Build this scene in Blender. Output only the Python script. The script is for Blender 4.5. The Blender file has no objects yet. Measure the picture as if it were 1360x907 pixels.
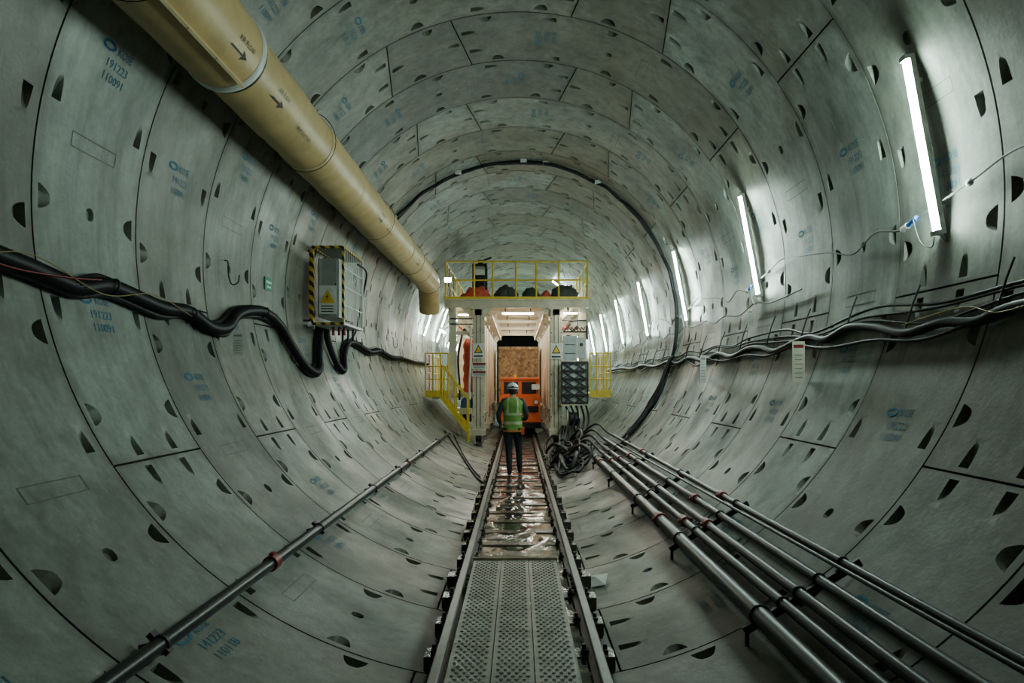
import bpy, math, random
from mathutils import Vector, Matrix, noise
random.seed(7)
R=3.2; ZC=2.91; CAMZ=1.68; RW=1.215; Y0=4.455
scene=bpy.context.scene
def rad(a): return math.radians(a)
def wr(y,a,off=0.0): return Vector(((R-off)*math.cos(rad(a)),y,ZC+(R-off)*math.sin(rad(a))))
def wl(y,a,off=0.0): return Vector((-(R-off)*math.cos(rad(a)),y,ZC+(R-off)*math.sin(rad(a))))
def floorz(x): return ZC-math.sqrt(R*R-x*x)

# ---------------------------------------------------------------- materials
def mat(name,col,rough=.6,metal=0.0,var=.15,scale=6.0,bump=.0,bscale=60.,emit=None,es=0,dirt=None,dirtamt=0.0,spec=None):
    m=bpy.data.materials.new(name); m.use_nodes=True
    nt=m.node_tree; bs=nt.nodes['Principled BSDF']
    bs.inputs['Roughness'].default_value=rough; bs.inputs['Metallic'].default_value=metal
    if spec is not None: bs.inputs['Specular IOR Level'].default_value=spec
    if emit:
        bs.inputs['Base Color'].default_value=(*col,1)
        bs.inputs['Emission Color'].default_value=(*emit,1); bs.inputs['Emission Strength'].default_value=es
        return m
    geo=nt.nodes.new('ShaderNodeNewGeometry')
    n=nt.nodes.new('ShaderNodeTexNoise'); n.inputs['Scale'].default_value=scale; n.inputs['Detail'].default_value=5
    nt.links.new(geo.outputs['Position'],n.inputs['Vector'])
    r=nt.nodes.new('ShaderNodeValToRGB')
    r.color_ramp.elements[0].position=.3; r.color_ramp.elements[1].position=.7
    d=[c*(1-var) for c in col]; l=[min(1,c*(1+var)) for c in col]
    r.color_ramp.elements[0].color=(*d,1); r.color_ramp.elements[1].color=(*l,1)
    nt.links.new(n.outputs['Fac'],r.inputs['Fac'])
    out=r.outputs['Color']
    if dirt:
        n2=nt.nodes.new('ShaderNodeTexNoise'); n2.inputs['Scale'].default_value=scale*.6; n2.inputs['Detail'].default_value=8
        n2.inputs['Roughness'].default_value=.7
        nt.links.new(geo.outputs['Position'],n2.inputs['Vector'])
        rr=nt.nodes.new('ShaderNodeValToRGB'); rr.color_ramp.elements[0].position=.5; rr.color_ramp.elements[1].position=.68
        rr.color_ramp.elements[1].color=(dirtamt,)*3+(1,)
        nt.links.new(n2.outputs['Fac'],rr.inputs['Fac'])
        mx=nt.nodes.new('ShaderNodeMixRGB'); nt.links.new(rr.outputs['Color'],mx.inputs['Fac'])
        nt.links.new(out,mx.inputs['Color1']); mx.inputs['Color2'].default_value=(*dirt,1); out=mx.outputs['Color']
    nt.links.new(out,bs.inputs['Base Color'])
    if bump>0:
        n3=nt.nodes.new('ShaderNodeTexNoise'); n3.inputs['Scale'].default_value=bscale; n3.inputs['Detail'].default_value=4
        nt.links.new(geo.outputs['Position'],n3.inputs['Vector'])
        b=nt.nodes.new('ShaderNodeBump'); b.inputs['Strength'].default_value=bump; b.inputs['Distance'].default_value=.01
        nt.links.new(n3.outputs['Fac'],b.inputs['Height']); nt.links.new(b.outputs['Normal'],bs.inputs['Normal'])
    return m

def concrete():
    m=bpy.data.materials.new('segment_concrete'); m.use_nodes=True
    nt=m.node_tree; L=nt.links.new; N=nt.nodes.new
    bs=nt.nodes['Principled BSDF']
    geo=N('ShaderNodeNewGeometry')
    at=N('ShaderNodeAttribute'); at.attribute_name='seg_tint'
    ed=N('ShaderNodeAttribute'); ed.attribute_name='seg_edge'
    oi=N('ShaderNodeObjectInfo')
    ad=N('ShaderNodeMath'); ad.operation='ADD'; L(at.outputs['Fac'],ad.inputs[0])
    mu=N('ShaderNodeMath'); mu.operation='MULTIPLY'; mu.inputs[1].default_value=37.3; L(oi.outputs['Random'],mu.inputs[0]); L(mu.outputs[0],ad.inputs[1])
    wn=N('ShaderNodeTexWhiteNoise'); wn.noise_dimensions='1D'; L(ad.outputs[0],wn.inputs['W'])
    ramp=N('ShaderNodeValToRGB'); e=ramp.color_ramp.elements
    e[0].color=(.148,.176,.150,1); e[1].color=(.315,.362,.312,1)
    x=ramp.color_ramp.elements.new(.9); x.color=(.285,.33,.288,1)
    x=ramp.color_ramp.elements.new(.12); x.color=(.205,.208,.155,1)
    L(wn.outputs['Value'],ramp.inputs['Fac'])
    def noi(sc,det,ro=.6,vec=None):
        n=N('ShaderNodeTexNoise'); n.inputs['Scale'].default_value=sc; n.inputs['Detail'].default_value=det; n.inputs['Roughness'].default_value=ro
        L(vec or geo.outputs['Position'],n.inputs['Vector']); return n.outputs['Fac']
    def rmp(f,a,b,ca,cb):
        r=N('ShaderNodeValToRGB'); r.color_ramp.elements[0].position=a; r.color_ramp.elements[1].position=b
        r.color_ramp.elements[0].color=(ca,ca,ca,1); r.color_ramp.elements[1].color=(cb,cb,cb,1); L(f,r.inputs['Fac']); return r.outputs['Color']
    def mix(t,f,a,b):
        mx=N('ShaderNodeMixRGB'); mx.blend_type=t
        if isinstance(f,float): mx.inputs['Fac'].default_value=f
        else: L(f,mx.inputs['Fac'])
        L(a,mx.inputs['Color1'])
        if isinstance(b,tuple): mx.inputs['Color2'].default_value=b
        else: L(b,mx.inputs['Color2'])
        return mx.outputs['Color']
    c=mix('MULTIPLY',1.0,ramp.outputs['Color'],rmp(noi(1.6,9,.68),.32,.68,.55,1.18))
    c=mix('MULTIPLY',1.0,c,rmp(noi(22,6,.7),.3,.7,.82,1.10))
    c=mix('MIX',rmp(noi(.9,9,.74),.50,.70,0,.7),c,(.135,.118,.072,1))
    mp=N('ShaderNodeMapping'); mp.inputs['Scale'].default_value=(6,6,.45); L(geo.outputs['Position'],mp.inputs['Vector'])
    c=mix('MULTIPLY',1.0,c,rmp(noi(1.2,7,.62,mp.outputs['Vector']),.30,.55,.58,1.0))
    mp2=N('ShaderNodeMapping'); mp2.inputs['Scale'].default_value=(14,14,.8); mp2.inputs['Location'].default_value=(3,7,1); L(geo.outputs['Position'],mp2.inputs['Vector'])
    c=mix('MIX',rmp(noi(1.0,5,.6,mp2.outputs['Vector']),.62,.74,0,.35),c,(.40,.42,.37,1))
    v=N('ShaderNodeTexVoronoi'); v.inputs['Scale'].default_value=26; L(geo.outputs['Position'],v.inputs['Vector'])
    c=mix('MULTIPLY',1.0,c,rmp(v.outputs['Distance'],.05,.11,.6,1.0))
    em=N('ShaderNodeMath'); em.operation='MULTIPLY'; L(ed.outputs['Fac'],em.inputs[0]); L(rmp(noi(3.5,6,.65),.38,.6,.2,.8),em.inputs[1])
    c=mix('MIX',em.outputs[0],c,(.08,.08,.06,1))
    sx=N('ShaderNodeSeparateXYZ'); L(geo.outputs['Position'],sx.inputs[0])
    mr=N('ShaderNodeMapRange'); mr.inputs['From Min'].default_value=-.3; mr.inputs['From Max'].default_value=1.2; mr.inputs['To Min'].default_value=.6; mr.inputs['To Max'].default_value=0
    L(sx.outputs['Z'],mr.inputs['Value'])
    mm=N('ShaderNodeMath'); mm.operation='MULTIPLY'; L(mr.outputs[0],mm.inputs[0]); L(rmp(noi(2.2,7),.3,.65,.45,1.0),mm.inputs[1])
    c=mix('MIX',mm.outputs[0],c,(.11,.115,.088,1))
    L(c,bs.inputs['Base Color'])
    L(rmp(noi(1.1,6),.35,.7,.34,.66),bs.inputs['Roughness'])
    b=N('ShaderNodeBump'); b.inputs['Strength'].default_value=.28; b.inputs['Distance'].default_value=.006
    L(noi(35,6,.6),b.inputs['Height']); L(b.outputs['Normal'],bs.inputs['Normal'])
    return m
M_conc=concrete()
M_gap=mat('joint_gap_rubber',(.008,.009,.008),.9)
M_stamp=mat('stamp_ink',(.02,.15,.25),.8,var=.3,scale=30,dirt=(.13,.22,.24),dirtamt=.8)
M_line=mat('plate_outline',(.11,.12,.10),.8)
M_yduct=mat('duct_fabric',(.60,.43,.19),.42,var=.10,scale=3,bump=.45,bscale=9,dirt=(.42,.30,.14),dirtamt=.6)
M_yduct2=mat('duct_seam',(.68,.54,.31),.5)
M_white=mat('white_plastic',(.72,.74,.70),.4)
M_black=mat('black_rubber',(.010,.011,.012),.5,var=.3,scale=20,spec=.28)
M_cgrey=mat('grey_cable',(.12,.13,.12),.5)
M_blackp=mat('pipe_dark_steel',(.010,.014,.016),.34,var=.3,scale=8,dirt=(.04,.037,.03),dirtamt=.5,spec=.38)
M_red=mat('red_coupling',(.22,.018,.015),.45)
M_rail=mat('rail_steel',(.06,.05,.04),.5,metal=.3,var=.3,scale=10,dirt=(.06,.03,.015),dirtamt=.6)
M_railtop=mat('rail_head_polish',(.14,.135,.125),.32,metal=.8)
M_sleeper=mat('sleeper_steel',(.09,.078,.06),.25,metal=.1,var=.35,scale=9,bump=.3,bscale=40,dirt=(.04,.035,.028),dirtamt=.7)
M_plank=mat('galvanised_plank',(.21,.225,.19),.36,metal=.25,var=.25,scale=5,bump=.1,bscale=70,dirt=(.10,.095,.07),dirtamt=.8)
M_dim=mat('plank_hole_dark',(.025,.025,.02),.7)
M_cream=mat('gantry_paint',(.64,.57,.43),.45,var=.10,scale=4,dirt=(.34,.25,.14),dirtamt=.6)
M_yel=mat('safety_yellow',(.74,.52,.04),.45,var=.12,dirt=(.30,.19,.04),dirtamt=.4)
M_orange=mat('loco_orange',(.85,.15,.03),.4,var=.1,dirt=(.25,.08,.03),dirtamt=.5)
M_dark=mat('dark_steel',(.018,.018,.018),.5,spec=.35)
M_grey=mat('cabinet_grey',(.40,.43,.42),.45)
M_brown=mat('muck_rust',(.24,.17,.09),.8,var=.6,scale=9,bump=.8,bscale=14,dirt=(.42,.36,.24),dirtamt=.8)
M_blue=mat('blue_tarp',(.04,.12,.30),.5,bump=.5,bscale=15)
M_redt=mat('red_tarp',(.72,.11,.06),.5,var=.2,bump=.5,bscale=12)
M_bag=mat('dark_bag',(.06,.07,.06),.7,bump=.6,bscale=20)
M_paper=mat('tag_paper',(.68,.66,.52),.6)
M_green=mat('sign_green',(.02,.28,.14),.5)
M_signy=mat('sign_yellow',(.8,.5,.02),.5)
M_cabY=mat('yellow_cable',(.30,.24,.06),.5)
M_blk=mat('print_black',(.015,.015,.015),.6)
M_prn=mat('print_grey',(.30,.30,.27),.6)
M_blueP=mat('plug_blue',(.04,.2,.6),.4)
M_light=mat('tube_emission',(.9,.95,.92),emit=(.78,1.0,.90),es=235)
M_warm=mat('work_light_emission',(.9,.9,.8),emit=(1.0,.96,.82),es=105)
M_lampred=mat('head_lamp_emission',(.9,.9,.8),emit=(1.0,.95,.8),es=40)
def wet():
    m=bpy.data.materials.new('wet_mud'); m.use_nodes=True; nt=m.node_tree; L=nt.links.new; N=nt.nodes.new
    bs=nt.nodes['Principled BSDF']; g=N('ShaderNodeNewGeometry')
    n=N('ShaderNodeTexNoise'); n.inputs['Scale'].default_value=3.5; n.inputs['Detail'].default_value=7; L(g.outputs['Position'],n.inputs['Vector'])
    r=N('ShaderNodeValToRGB'); r.color_ramp.elements[0].position=.35; r.color_ramp.elements[1].position=.65
    r.color_ramp.elements[0].color=(.04,.038,.031,1); r.color_ramp.elements[1].color=(.18,.175,.145,1)
    L(n.outputs['Fac'],r.inputs['Fac']); L(r.outputs['Color'],bs.inputs['Base Color'])
    q=N('ShaderNodeMapRange'); q.inputs['From Min'].default_value=.45; q.inputs['From Max'].default_value=.65; q.inputs['To Min'].default_value=.07; q.inputs['To Max'].default_value=.24
    L(n.outputs['Fac'],q.inputs['Value']); L(q.outputs[0],bs.inputs['Roughness'])
    bs.inputs['Specular IOR Level'].default_value=.9
    b=N('ShaderNodeBump'); b.inputs['Strength'].default_value=.6; b.inputs['Distance'].default_value=.02
    L(n.outputs['Fac'],b.inputs['Height']); L(b.outputs['Normal'],bs.inputs['Normal'])
    return m
M_wet=wet()
M_water=mat('puddle_water',(.05,.05,.042),.07,bump=.35,bscale=7,spec=1.0)
def hazard():
    m=bpy.data.materials.new('hazard_tape'); m.use_nodes=True; nt=m.node_tree; L=nt.links.new; N=nt.nodes.new
    bs=nt.nodes['Principled BSDF']; g=N('ShaderNodeNewGeometry'); s=N('ShaderNodeSeparateXYZ'); L(g.outputs['Position'],s.inputs[0])
    a=N('ShaderNodeMath'); a.operation='ADD'; L(s.outputs['X'],a.inputs[0]); L(s.outputs['Z'],a.inputs[1])
    a2=N('ShaderNodeMath'); a2.operation='ADD'; L(a.outputs[0],a2.inputs[0]); L(s.outputs['Y'],a2.inputs[1])
    f=N('ShaderNodeMath'); f.operation='PINGPONG'; f.inputs[1].default_value=.07; L(a2.outputs[0],f.inputs[0])
    c=N('ShaderNodeMath'); c.operation='GREATER_THAN'; c.inputs[1].default_value=.035; L(f.outputs[0],c.inputs[0])
    mx=N('ShaderNodeMixRGB'); mx.inputs['Color1'].default_value=(.02,.02,.02,1); mx.inputs['Color2'].default_value=(.75,.48,.03,1)
    L(c.outputs[0],mx.inputs['Fac']); L(mx.outputs['Color'],bs.inputs['Base Color']); bs.inputs['Roughness'].default_value=.5
    return m
M_haz=hazard()

# ---------------------------------------------------------------- builder
def catmull(pts,n=8,closed=False):
    P=[Vector(p) for p in pts]; out=[]
    m=len(P); segs=m if closed else m-1
    for i in range(segs):
        if closed: a,b,c,d=P[(i-1)%m],P[i],P[(i+1)%m],P[(i+2)%m]
        else: a,b,c,d=P[max(i-1,0)],P[i],P[i+1],P[min(i+2,m-1)]
        for k in range(n):
            t=k/n
            out.append(.5*((2*b)+(-a+c)*t+(2*a-5*b+4*c-d)*t*t+(-a+3*b-3*c+d)*t**3))
    if not closed: out.append(P[-1])
    return out
class B:
    def __init__(s): s.v=[];s.f=[];s.mi=[];s.sm=[];s.m=[]
    def mid(s,m):
        if m not in s.m: s.m.append(m)
        return s.m.index(m)
    def add(s,vs,fs,m,smooth=False):
        o=len(s.v); s.v+= [tuple(v) for v in vs]; k=s.mid(m)
        for f in fs: s.f.append(tuple(i+o for i in f)); s.mi.append(k); s.sm.append(smooth)
    def box(s,c,d,m,rot=None):
        c=Vector(c); vs=[]
        for x in(-.5,.5):
            for y in(-.5,.5):
                for z in(-.5,.5):
                    p=Vector((x*d[0],y*d[1],z*d[2]))
                    if rot: p=rot@p
                    vs.append(c+p)
        s.add(vs,[(0,1,3,2),(4,6,7,5),(0,4,5,1),(2,3,7,6),(0,2,6,4),(1,5,7,3)],m)
    def bb(s,x0,x1,y0,y1,z0,z1,m): s.box(((x0+x1)/2,(y0+y1)/2,(z0+z1)/2),(x1-x0,y1-y0,z1-z0),m)
    def beam(s,p0,p1,w,h,m,up=(0,0,1)):
        p0=Vector(p0);p1=Vector(p1); d=(p1-p0); l=d.length; d.normalize(); up=Vector(up)
        if abs(d.dot(up))>.98: up=Vector((0,1,0))
        x=d.cross(up).normalized(); z=x.cross(d)
        rot=Matrix((x,d,z)).transposed()
        s.box((p0+p1)/2,(w,l,h),m,rot)
    def cyl(s,p0,p1,r,m,seg=12,r2=None,cap=True):
        s.tube([p0,p1],r,m,seg,rf=(lambda i,n:(r if i==0 else (r2 if r2 is not None else r))),cap=cap)
    def tube(s,pts,r,m,seg=8,closed=False,rf=None,cap=True):
        P=[Vector(p) for p in pts]; n=len(P); vs=[]; fs=[]
        nrm=None
        for i in range(n):
            if closed: t=P[(i+1)%n]-P[(i-1)%n]
            else: t=P[min(i+1,n-1)]-P[max(i-1,0)]
            t.normalize()
            if nrm is None:
                nrm=t.orthogonal().normalized()
            nrm=(nrm-t*nrm.dot(t)).normalized(); bn=t.cross(nrm)
            rr=rf(i,n) if rf else r
            for k in range(seg):
                a=2*math.pi*k/seg; vs.append(P[i]+(nrm*math.cos(a)+bn*math.sin(a))*rr)
        for i in range(n if closed else n-1):
            j=(i+1)%n
            for k in range(seg):
                k2=(k+1)%seg; fs.append((i*seg+k,i*seg+k2,j*seg+k2,j*seg+k))
        s.add(vs,fs,m,True)
        if cap and not closed:
            s.add(vs[:seg],[tuple(range(seg))[::-1]],m); s.add(vs[-seg:],[tuple(range(seg))],m)
    def ell(s,c,r,m,seg=16,rings=10,t0=-90,t1=90,rot=None):
        vs=[];fs=[];c=Vector(c)
        for i in range(rings+1):
            t=rad(t0+(t1-t0)*i/rings)
            for k in range(seg):
                a=2*math.pi*k/seg; p=Vector((r[0]*math.cos(t)*math.cos(a),r[1]*math.cos(t)*math.sin(a),r[2]*math.sin(t)))
                if rot: p=rot@p
                vs.append(c+p)
        for i in range(rings):
            for k in range(seg):
                k2=(k+1)%seg; fs.append((i*seg+k,i*seg+k2,(i+1)*seg+k2,(i+1)*seg+k))
        s.add(vs,fs,m,True)
    def poly(s,pts,m): s.add(pts,[tuple(range(len(pts)))],m)
    def mesh(s,name):
        me=bpy.data.meshes.new(name); me.from_pydata(s.v,[],s.f)
        for m in s.m: me.materials.append(m)
        me.polygons.foreach_set('material_index',s.mi); me.polygons.foreach_set('use_smooth',s.sm); me.update()
        return me
    def obj(s,name,parent=None,bevel=0):
        o=bpy.data.objects.new(name,s.mesh(name)); scene.collection.objects.link(o)
        if parent: o.parent=parent
        if bevel:
            b=o.modifiers.new('bevel','BEVEL'); b.width=bevel; b.segments=2; b.limit_method='ANGLE'; b.angle_limit=rad(50)
        return o
def text2d(txt,size):
    cu=bpy.data.curves.new('t','FONT'); cu.body=txt; cu.size=size; cu.align_x='CENTER'; cu.resolution_u=2
    o=bpy.data.objects.new('t',cu); scene.collection.objects.link(o)
    dg=bpy.context.evaluated_depsgraph_get(); dg.update()
    me=bpy.data.meshes.new_from_object(o.evaluated_get(dg))
    vs=[(v.co.x,v.co.y) for v in me.vertices]; fs=[tuple(p.vertices) for p in me.polygons]
    bpy.data.objects.remove(o); bpy.data.meshes.remove(me); bpy.data.curves.remove(cu)
    return vs,fs

# ---------------------------------------------------------------- tunnel lining rings
BORD=[(-.5,-.5),(-1/6,-.5),(1/6,-.5),(.5,-.5),(.5,-1/6),(.5,1/6),(.5,.5),(1/6,.5),(-1/6,.5),(-.5,.5),(-.5,1/6),(-.5,-1/6)]
D_O=[(-.34,-.28),(-.12,-.28),(.12,-.28),(.34,-.28),(.31,-.14),(.23,.05),(.15,.16),(.06,.20),(-.06,.20),(-.15,.16),(-.23,.05),(-.31,-.14)]
def dI(p):
    a,b=p; t=(b+.28)/.48
    return (a*.80, -.24+(b+.28)*.60, .068-.045*t)
T_O=[(-.36,-.19),(-.14,-.18),(.10,-.15),(.27,-.10),(.33,-.05),(.33,.05),(.27,.10),(.10,.15),(-.14,.18),(-.36,.19),(-.36,.065),(-.36,-.065)]
def tI(p):
    a,b=p; t=(a+.36)/.69
    return (-.32+(a+.36)*.70, b*.76, .072-.055*t)
C_O=[]
for (a,b) in BORD:
    l=math.hypot(a,b); C_O.append((a/l*.2,b/l*.2))
def cI(p): return (p[0]*.8,p[1]*.8,.03)
def cell_type(ci,cj,n):
    if n==15:
        if cj in(0,4) and ci in(1,4,7,10,13):
            if ci in(4,10) : return (T_O,tI,(ci==4),False)
            return (D_O,dI,False,cj==4)
        if ci in(0,14) and cj in(1,3): return (T_O,tI,ci==14,False)
        if ci==7 and cj==2: return (C_O,cI,False,False)
    else:
        if (ci,cj) in((1,0),(2,4)): return (D_O,dI,False,cj==4)
        if ci in(0,3) and cj==2: return (T_O,tI,ci==3,False)
    return None
STAMPS=[text2d('KOSE',.09),text2d('141223',.09),text2d('110091',.09),text2d('191223',.09),text2d('110118',.09)]
def ring_mesh(even,var):
    b=B(); tints=[]; edge=[]; NC=5; g=.008
    segs=[(103,121,4),(121,189.4,15),(189.4,257.8,15),(257.8,326.2,15),(326.2,394.6,15),(34.6,103,15)]
    if even: segs=[(180-b_,180-a_,n) for a_,b_,n in segs]
    for si,(t0,t1,n) in enumerate(segs):
        ga=math.degrees(g/R); a0=t0+ga; a1=t1-ga; v0=g; v1=RW-g
        ni=3*n; nj=3*NC
        skew=(1.6 if (n==4) else 0)
        def P(u,v,dep=0.0):
            th=a0+(a1-a0)*u
            if n==4: th+= skew*(v-.5)*2*(2*u-1)
            elif abs(t0-(121 if not even else 77))<.1 : th+= 1.6*(v-.5)*2*(1-u)
            elif abs(t1-(103 if not even else 59))<.1 : th-= 1.6*(v-.5)*2*u
            th=rad(th); r=R+dep
            return (r*math.cos(th),v0+(v1-v0)*v,r*math.sin(th))
        idx={}; vs=[]; fs=[]
        skip=set(); pk=[]
        for ci in range(n):
            for cj in range(NC):
                c=cell_type(ci,cj,n)
                if c: pk.append((ci,cj,c)); skip.add((ci,cj))
        def gv(i,k):
            if (i,k) not in idx:
                idx[(i,k)]=len(vs); vs.append(P(i/ni,k/nj))
            return idx[(i,k)]
        for i in range(ni):
            for k in range(nj):
                if (i//3,k//3) in skip: continue
                fs.append((gv(i,k),gv(i+1,k),gv(i+1,k+1),gv(i,k+1)))
        for ci,cj,(O,I,fa,fb) in pk:
            bi=[gv(3*ci+int(round((a+.5)*3)),3*cj+int(round((bb_+.5)*3))) for a,bb_ in BORD]
            def flip(p): return ((-p[0] if fa else p[0]),(-p[1] if fb else p[1]))
            lst=[(flip(p),(flip(I(p)[:2]),I(p)[2])) for p in O]
            perm=[]
            for q in BORD:
                s_=flip(q); perm.append([kk for kk,w in enumerate(BORD) if abs(w[0]-s_[0])<.01 and abs(w[1]-s_[1])<.01][0])
            lst=[lst[kk] for kk in perm]
            oi=[];ii=[]
            for (o_,(in_,dp)) in lst:
                oi.append(len(vs)); vs.append(P((ci+.5+o_[0])/n,(cj+.5+o_[1])/NC))
                ii.append(len(vs)); vs.append(P((ci+.5+in_[0])/n,(cj+.5+in_[1])/NC,dp))
            cx=sum(l[1][0][0] for l in lst)/12; cy=sum(l[1][0][1] for l in lst)/12; cd=sum(l[1][1] for l in lst)/12
            cc=len(vs); vs.append(P((ci+.5+cx)/n,(cj+.5+cy)/NC,cd)); idx[('p',cc,0)]=cc
            for q in ii: idx[('p',q,0)]=q
            for k in range(12):
                k2=(k+1)%12
                fs.append((bi[k],bi[k2],oi[k2],oi[k])); fs.append((oi[k],oi[k2],ii[k2],ii[k])); fs.append((ii[k],ii[k2],cc))
        def sk(i,k):
            key=('s',i,k)
            if key not in idx: idx[key]=len(vs); vs.append(P(i/ni,k/nj,.03))
            return idx[key]
        for i in range(ni):
            fs.append((gv(i+1,0),gv(i,0),sk(i,0),sk(i+1,0))); fs.append((gv(i,nj),gv(i+1,nj),sk(i+1,nj),sk(i,nj)))
        for k in range(nj):
            fs.append((gv(0,k),gv(0,k+1),sk(0,k+1),sk(0,k))); fs.append((gv(ni,k+1),gv(ni,k),sk(ni,k),sk(ni,k+1)))
        fl_=[0.0]*len(vs)
        for key,ix in idx.items():
            if key[0]=='s': fl_[ix]=1.3
            elif key[0]=='p': fl_[ix]=.45
            elif key[0] in(0,ni) or key[1] in(0,nj): fl_[ix]=1.0
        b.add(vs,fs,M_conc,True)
        edge+=fl_
        tints+=[(si+1)*1.37+var*.31]*len(fs)
        if n==15:
            for uu in ((3.2,10.6) if (si+var)%3 else (10.6,)):
                tm=a0+(a1-a0)*(uu/15); c_=math.cos(rad(tm)); left=c_<0
                def W(x,y,off=.003):
                    vv=.58+(x if left else -x); th=rad(tm)+(-y if left else y)/R
                    return ((R-off)*math.cos(th),vv,(R-off)*math.sin(th))
                sel=[(0,.01),(1 if (si+var)%2 else 3,-.10),(2 if (si+var)%3 else 4,-.20)]
                for (ti,dy) in sel:
                    tv,tf=STAMPS[ti]
                    w=[W(x*(.8 if ti==0 else 1)+(.07 if ti==0 else .03),y+dy+.1) for x,y in tv]
                    b.add(w,tf,M_stamp); tints+=[0]*len(tf)
                ov=[];of=[]
                for k in range(16):
                    a=2*math.pi*k/16
                    ov.append(W(-.12+.075*math.cos(a),.138+.038*math.sin(a))); ov.append(W(-.12+.050*math.cos(a),.138+.018*math.sin(a)))
                for k in range(16):
                    k2=(k+1)%16; of.append((2*k,2*k2,2*k2+1,2*k+1))
                b.add(ov,of,M_stamp); tints+=[0]*16
            for uu in (5.6,):
                tm=a0+(a1-a0)*(uu/15)
                def W2(x,y,off=.002):
                    th=rad(tm)+y/R; return ((R-off)*math.cos(th),.6+x,(R-off)*math.sin(th))
                hw=.26;hh=.055;t=.007
                for (xa,xb,ya,yb) in((-hw,hw,-hh,-hh+t),(-hw,hw,hh-t,hh),(-hw,-hw+t,-hh,hh),(hw-t,hw,-hh,hh)):
                    b.add([W2(xa,ya),W2(xb,ya),W2(xb,yb),W2(xa,yb)],[(0,1,2,3)],M_line); tints+=[0]
            edge+=[0.0]*(len(b.v)-len(edge))
    me=b.mesh('lining_ring')
    at=me.attributes.new('seg_tint','FLOAT','FACE'); at.data.foreach_set('value',tints)
    at=me.attributes.new('seg_edge','FLOAT','POINT'); at.data.foreach_set('value',edge)
    me.set_sharp_from_angle(angle=rad(28))
    return me
rings={(e,v):ring_mesh(e,v) for e in(0,1) for v in(0,1)}
root=bpy.data.objects.new('wall_tunnel',None); scene.collection.objects.link(root)
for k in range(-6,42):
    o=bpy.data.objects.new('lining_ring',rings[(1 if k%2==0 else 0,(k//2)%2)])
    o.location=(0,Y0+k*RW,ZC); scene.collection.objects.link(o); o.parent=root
bk=B(); vs=[];fs=[]; n=96
for y in(-3.2,56):
    for k in range(n): a=2*math.pi*k/n; vs.append(((R+.12)*math.cos(a),y,ZC+(R+.12)*math.sin(a)))
for k in range(n): fs.append((k,(k+1)%n,n+(k+1)%n,n+k))
bk.add(vs,fs,M_gap,True)
bk.poly([v for v in vs[n:]],M_gap)
bk.obj('joint_backing',root)

# ---------------------------------------------------------------- track
def rail(x,name):
    b=B(); prof=[(-.055,-.10),(.055,-.10),(.055,-.09),(.012,-.078),(.010,-.03),(.03,-.022),(.03,-.003),(.024,0),(-.024,0),(-.03,-.003),(-.03,-.022),(-.010,-.03),(-.012,-.078),(-.055,-.09)]
    n=len(prof); vs=[(x+p[0],y,p[1]) for y in(-2,34) for p in prof]
    fs=[(k,(k+1)%n,n+(k+1)%n,n+k) for k in range(n)]
    b.add(vs,[f for i,f in enumerate(fs) if i!=7],M_rail); b.add([vs[i] for i in fs[7]],[(0,1,2,3)],M_railtop)
    b.poly(vs[:n],M_rail); b.poly(vs[n:],M_rail)
    y=-1.6
    while y<33:
        for sgn in(-1,1):
            b.box((x+sgn*.065,y,-.085),(.05,.07,.02),M_rail); b.cyl((x+sgn*.07,y,-.08),(x+sgn*.07,y,-.045),.014,M_rail,6)
        y+=RW/2
    for yy in (5.9,11.9):
        for sgn in(-1,1):
            b.box((x+sgn*.022,yy,-.052),(.018,.5,.045),M_rail)
            for d in(-.18,-.07,.07,.18): b.cyl((x+sgn*.02,yy+d,-.052),(x+sgn*.05,yy+d,-.052),.013,M_rail,6)
    return b.obj(name)
rail(-.485,'track_rail'); rail(.505,'track_rail.001')
b=B(); y=-1.6
while y<33:
    w=.64+random.uniform(-.02,.03)
    b.box((.01,y,-.107),(2*w,.16,.014),M_sleeper)
    b.box((.01,y-.075,-.15),(2*w,.012,.09),M_sleeper); b.box((.01,y+.075,-.15),(2*w,.012,.09),M_sleeper)
    for s in(-1,1):
        b.box((.01+s*(w-.03),y,-.165),(.05,.14,.10),M_sleeper)
    y+=RW/2
b.obj('railway_sleepers',bevel=.003)
b=B(); vs=[];fs=[]; nx=14; ny=520
for i in range(ny+1):
    yy=-2+36*i/ny
    for k in range(nx+1):
        x=-.42+.86*k/nx; h=noise.noise(Vector((x*4,yy*2.2,0)))*.030+noise.noise(Vector((x*13,yy*9,3)))*.010
        vs.append((x,yy,-.110+h))
for i in range(ny):
    for k in range(nx):
        a=i*(nx+1)+k; fs.append((a,a+1,a+nx+2,a+nx+1))
b.add(vs,fs,M_wet,True)
for x in(-.42,.44):
    b.poly([(x,-2,-.12),(x,34,-.12),(x,34,-.255),(x,-2,-.255)],M_wet)
b.poly([(-.42,-2,-.112),(.44,-2,-.112),(.44,34,-.112),(-.42,34,-.112)],M_water)
b.obj('track_bed')
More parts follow.
